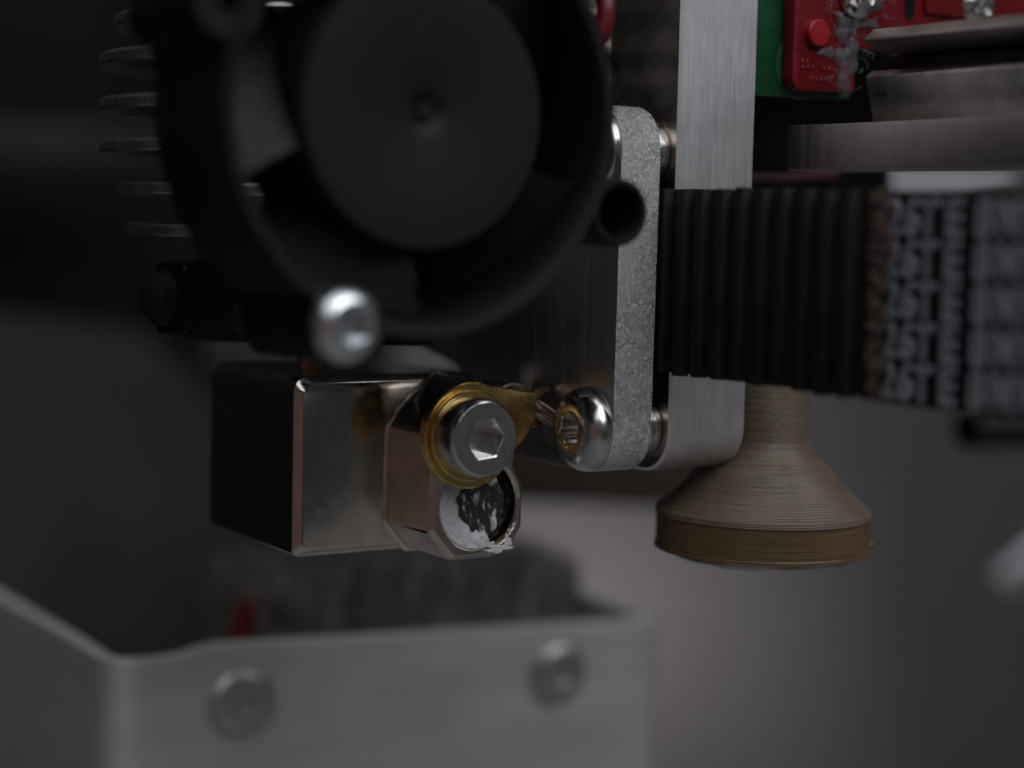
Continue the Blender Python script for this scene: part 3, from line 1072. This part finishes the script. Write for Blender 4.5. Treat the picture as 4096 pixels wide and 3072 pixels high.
path = [(-1.6, 100), (-1.6, 60), (-1.6, 40)] + arcpts(1.4, 33.9, 3.0, 180, 270) + [(3.5 + 1.1 * k, 30.9) for k in range(44)] + arcpts(54.0, 32.9, 2.0, 270, 360) + [(56.0, 45), (56.0, 60), (56.0, 75)]


def ztop(x, y):
    if y > 35:
        return -13.5 + (-1.6 if x > 20 else 0)
    step = 1 / (1 + math.exp(-(x - 6.2) * 1.6))
    return (-13.75 - 0.03 * x) * (1 - step) + (-12.78 - 0.051 * x) * step


b = MB().loft(sheet(path, 1.5, -90, ztop))
part('sheet_wall', b, [M['alu_sheet'], M['sheet_edge']], pbn, bevel=0.18, sharp=40, sidemat=(2, 1))
for (x, z, lb) in ((10.4, -18.3, 'rivet like button screw at the left of the purge bin front'), (43.3, -19.5, 'blurred button screw at the right of the purge bin front')):
    t = thing('bin_screw', lb, 'screw', (x, 30.9, z), 'screws on the purge bin')
    b = MB()
    R, H = 2.95, 1.0
    pr = [(R - 0.05, 0.0), (R, 0.3)] + [(1.75 + (R - 1.75) * math.cos(RAD(a)), 0.3 + (H - 0.3) * math.sin(RAD(a))) for a in range(10, 91, 10)]
    screw_head(b, (x, z), 'Y', 30.88, -1, pr, hexshape(1.0), 0.4, rot=0.1, seg=60)
    part('screw_head', b, M['satin_steel'], t, sharp=35)

br = thing('wiper_brush', 'dark fuzzy wiper brush standing inside the purge bin', 'brush', (35, 48, -30))
b = MB()
for k in range(25):
    xa = 17.2 + 1.5 * k
    b.box(xa, xa + 1.62, 43.8 + 0.3 * math.sin(k * 2.1), 52, -40, -11.2 + 1.0 * math.sin((xa - 15) / 12) - max(0, xa - 45) * 0.16 + 0.5 * math.sin(k * 3.7))
part('brush_back', b, M['felt'], br, bevel=0.3)
b = MB()
for k in range(5200):
    x = random.uniform(16.6, 54)
    y = random.uniform(43.4, 52.5)
    top = -9.0 + 1.2 * math.sin((x - 15) / 12) - max(0, x - 45) * 0.16 + random.uniform(-2.2, 0.6)
    lx, ly = random.gauss(0, 0.8), random.gauss(0, 0.8)
    z0 = -18
    r = random.uniform(0.10, 0.26)
    vs_ = [(x - r, y, z0), (x + r, y, z0), (x, y + r * 1.6, z0), (x + lx, y + ly, top)]
    b.add(vs_, [(0, 1, 3), (1, 2, 3), (2, 0, 3)])
tag(part('bristles', b, M['felt'], br), kind='stuff')
b = MB().box(15.5, 16.4, 43.0, 46.5, -40, -12.6)
for i in range(len(b.v)):
    p = b.v[i]
    b.v[i] = (p[0] + (p[2] + 20) * 0.16, p[1], p[2])
solid('red_clip', b, M['red'], 'red plastic strip at the left end of the wiper brush', 'clip', (16.5, 45, -40), bevel=0.2)

# ================================================================== background pieces
b = MB().prism(rpoly([(60, -9.5), (100, -13.5), (100, 6), (60, 6)], 1.0, 3), 'Y', 70, 80)
solid('brown_cover', b, M['dark_brown'], 'dark brown blurred cover behind the lower end of the bracket plate', 'cover', (80, 75, -13), bevel=0.5)
b = MB().lathe([(2.1, 0), (2.1, 30)], (2.3, 0), 'Y', 32)
b.v = [(92 + p[1] * 0.9 + (p[2] - 0) * 0.0, 26 - p[1] * 0.2 + (p[0] - 2.3), 2.3 + p[2]) for p in b.v]
solid('dark_slot_rod', b, M['black_gloss'], 'short black rod put in for a dark oval slot, blurred below the printed belt', 'rod', (92, 26, 2))  # rod shape put in to give the dark of an oval slot behind
b = MB().tube([(4.0, -59.2, 8.5), (5.4, -60.2, 10.0), (10, -64, 14.0)], [0.75, 0.85, 0.9], 24)
solid('bright_rod', b, M['steel_bright'], 'bright blurred rod tip at the right edge of the picture', 'rod', (5, -60, 10))
b = MB().prism([(78.8, 24.6), (88, 25.9), (97.2, 28.4), (97.2, 29.8), (78.8, 29.6)], 'Y', 25, 30)
solid('pale_cover', b, M['pale'], 'pale cover glimpsed between the rail and the printed belt', 'cover', (88, 27, 24), bevel=0.6)
b = MB().tube(spline([(28.5, -5.6, 26.6), (33, -5.7, 26.85), (38, -5.6, 27.0), (43, -5.5, 27.4)], 6), 0.5, 12)
solid('red_cable', b, M['dark_red'], 'dark red cable lying under the rail beside the aluminium bar', 'cable', (35, -5.6, 26.5))
b = MB().box(7.4, 17.5, 30, 34, 10.0, 12.4)
solid('pale_strip', b, M['satin_steel'], 'pale metal strip seen in the gap between clamp block and heater block', 'strip', (12, 32, 10), bevel=0.4)
b = MB().prism(rpoly([(28, 30.0), (74, 30.3), (74, 38.2), (28, 38.2)], 1.0, 3), 'Y', 196, 206)
solid('gantry_beam', b, M['beam'], 'dim horizontal beam far behind the heat sink fins', 'beam', (0, 200, 30), bevel=0.5)
b = MB().prism(rpoly([(28, -190), (96, -190), (94, -20), (70, 2.0), (28, 8)], 4.0, 5), 'Y', 200, 215)
solid('dark_case', b, M['case'], 'dark blurred case behind the left side of the heater block', 'case', (0, 205, -190), bevel=0.5)
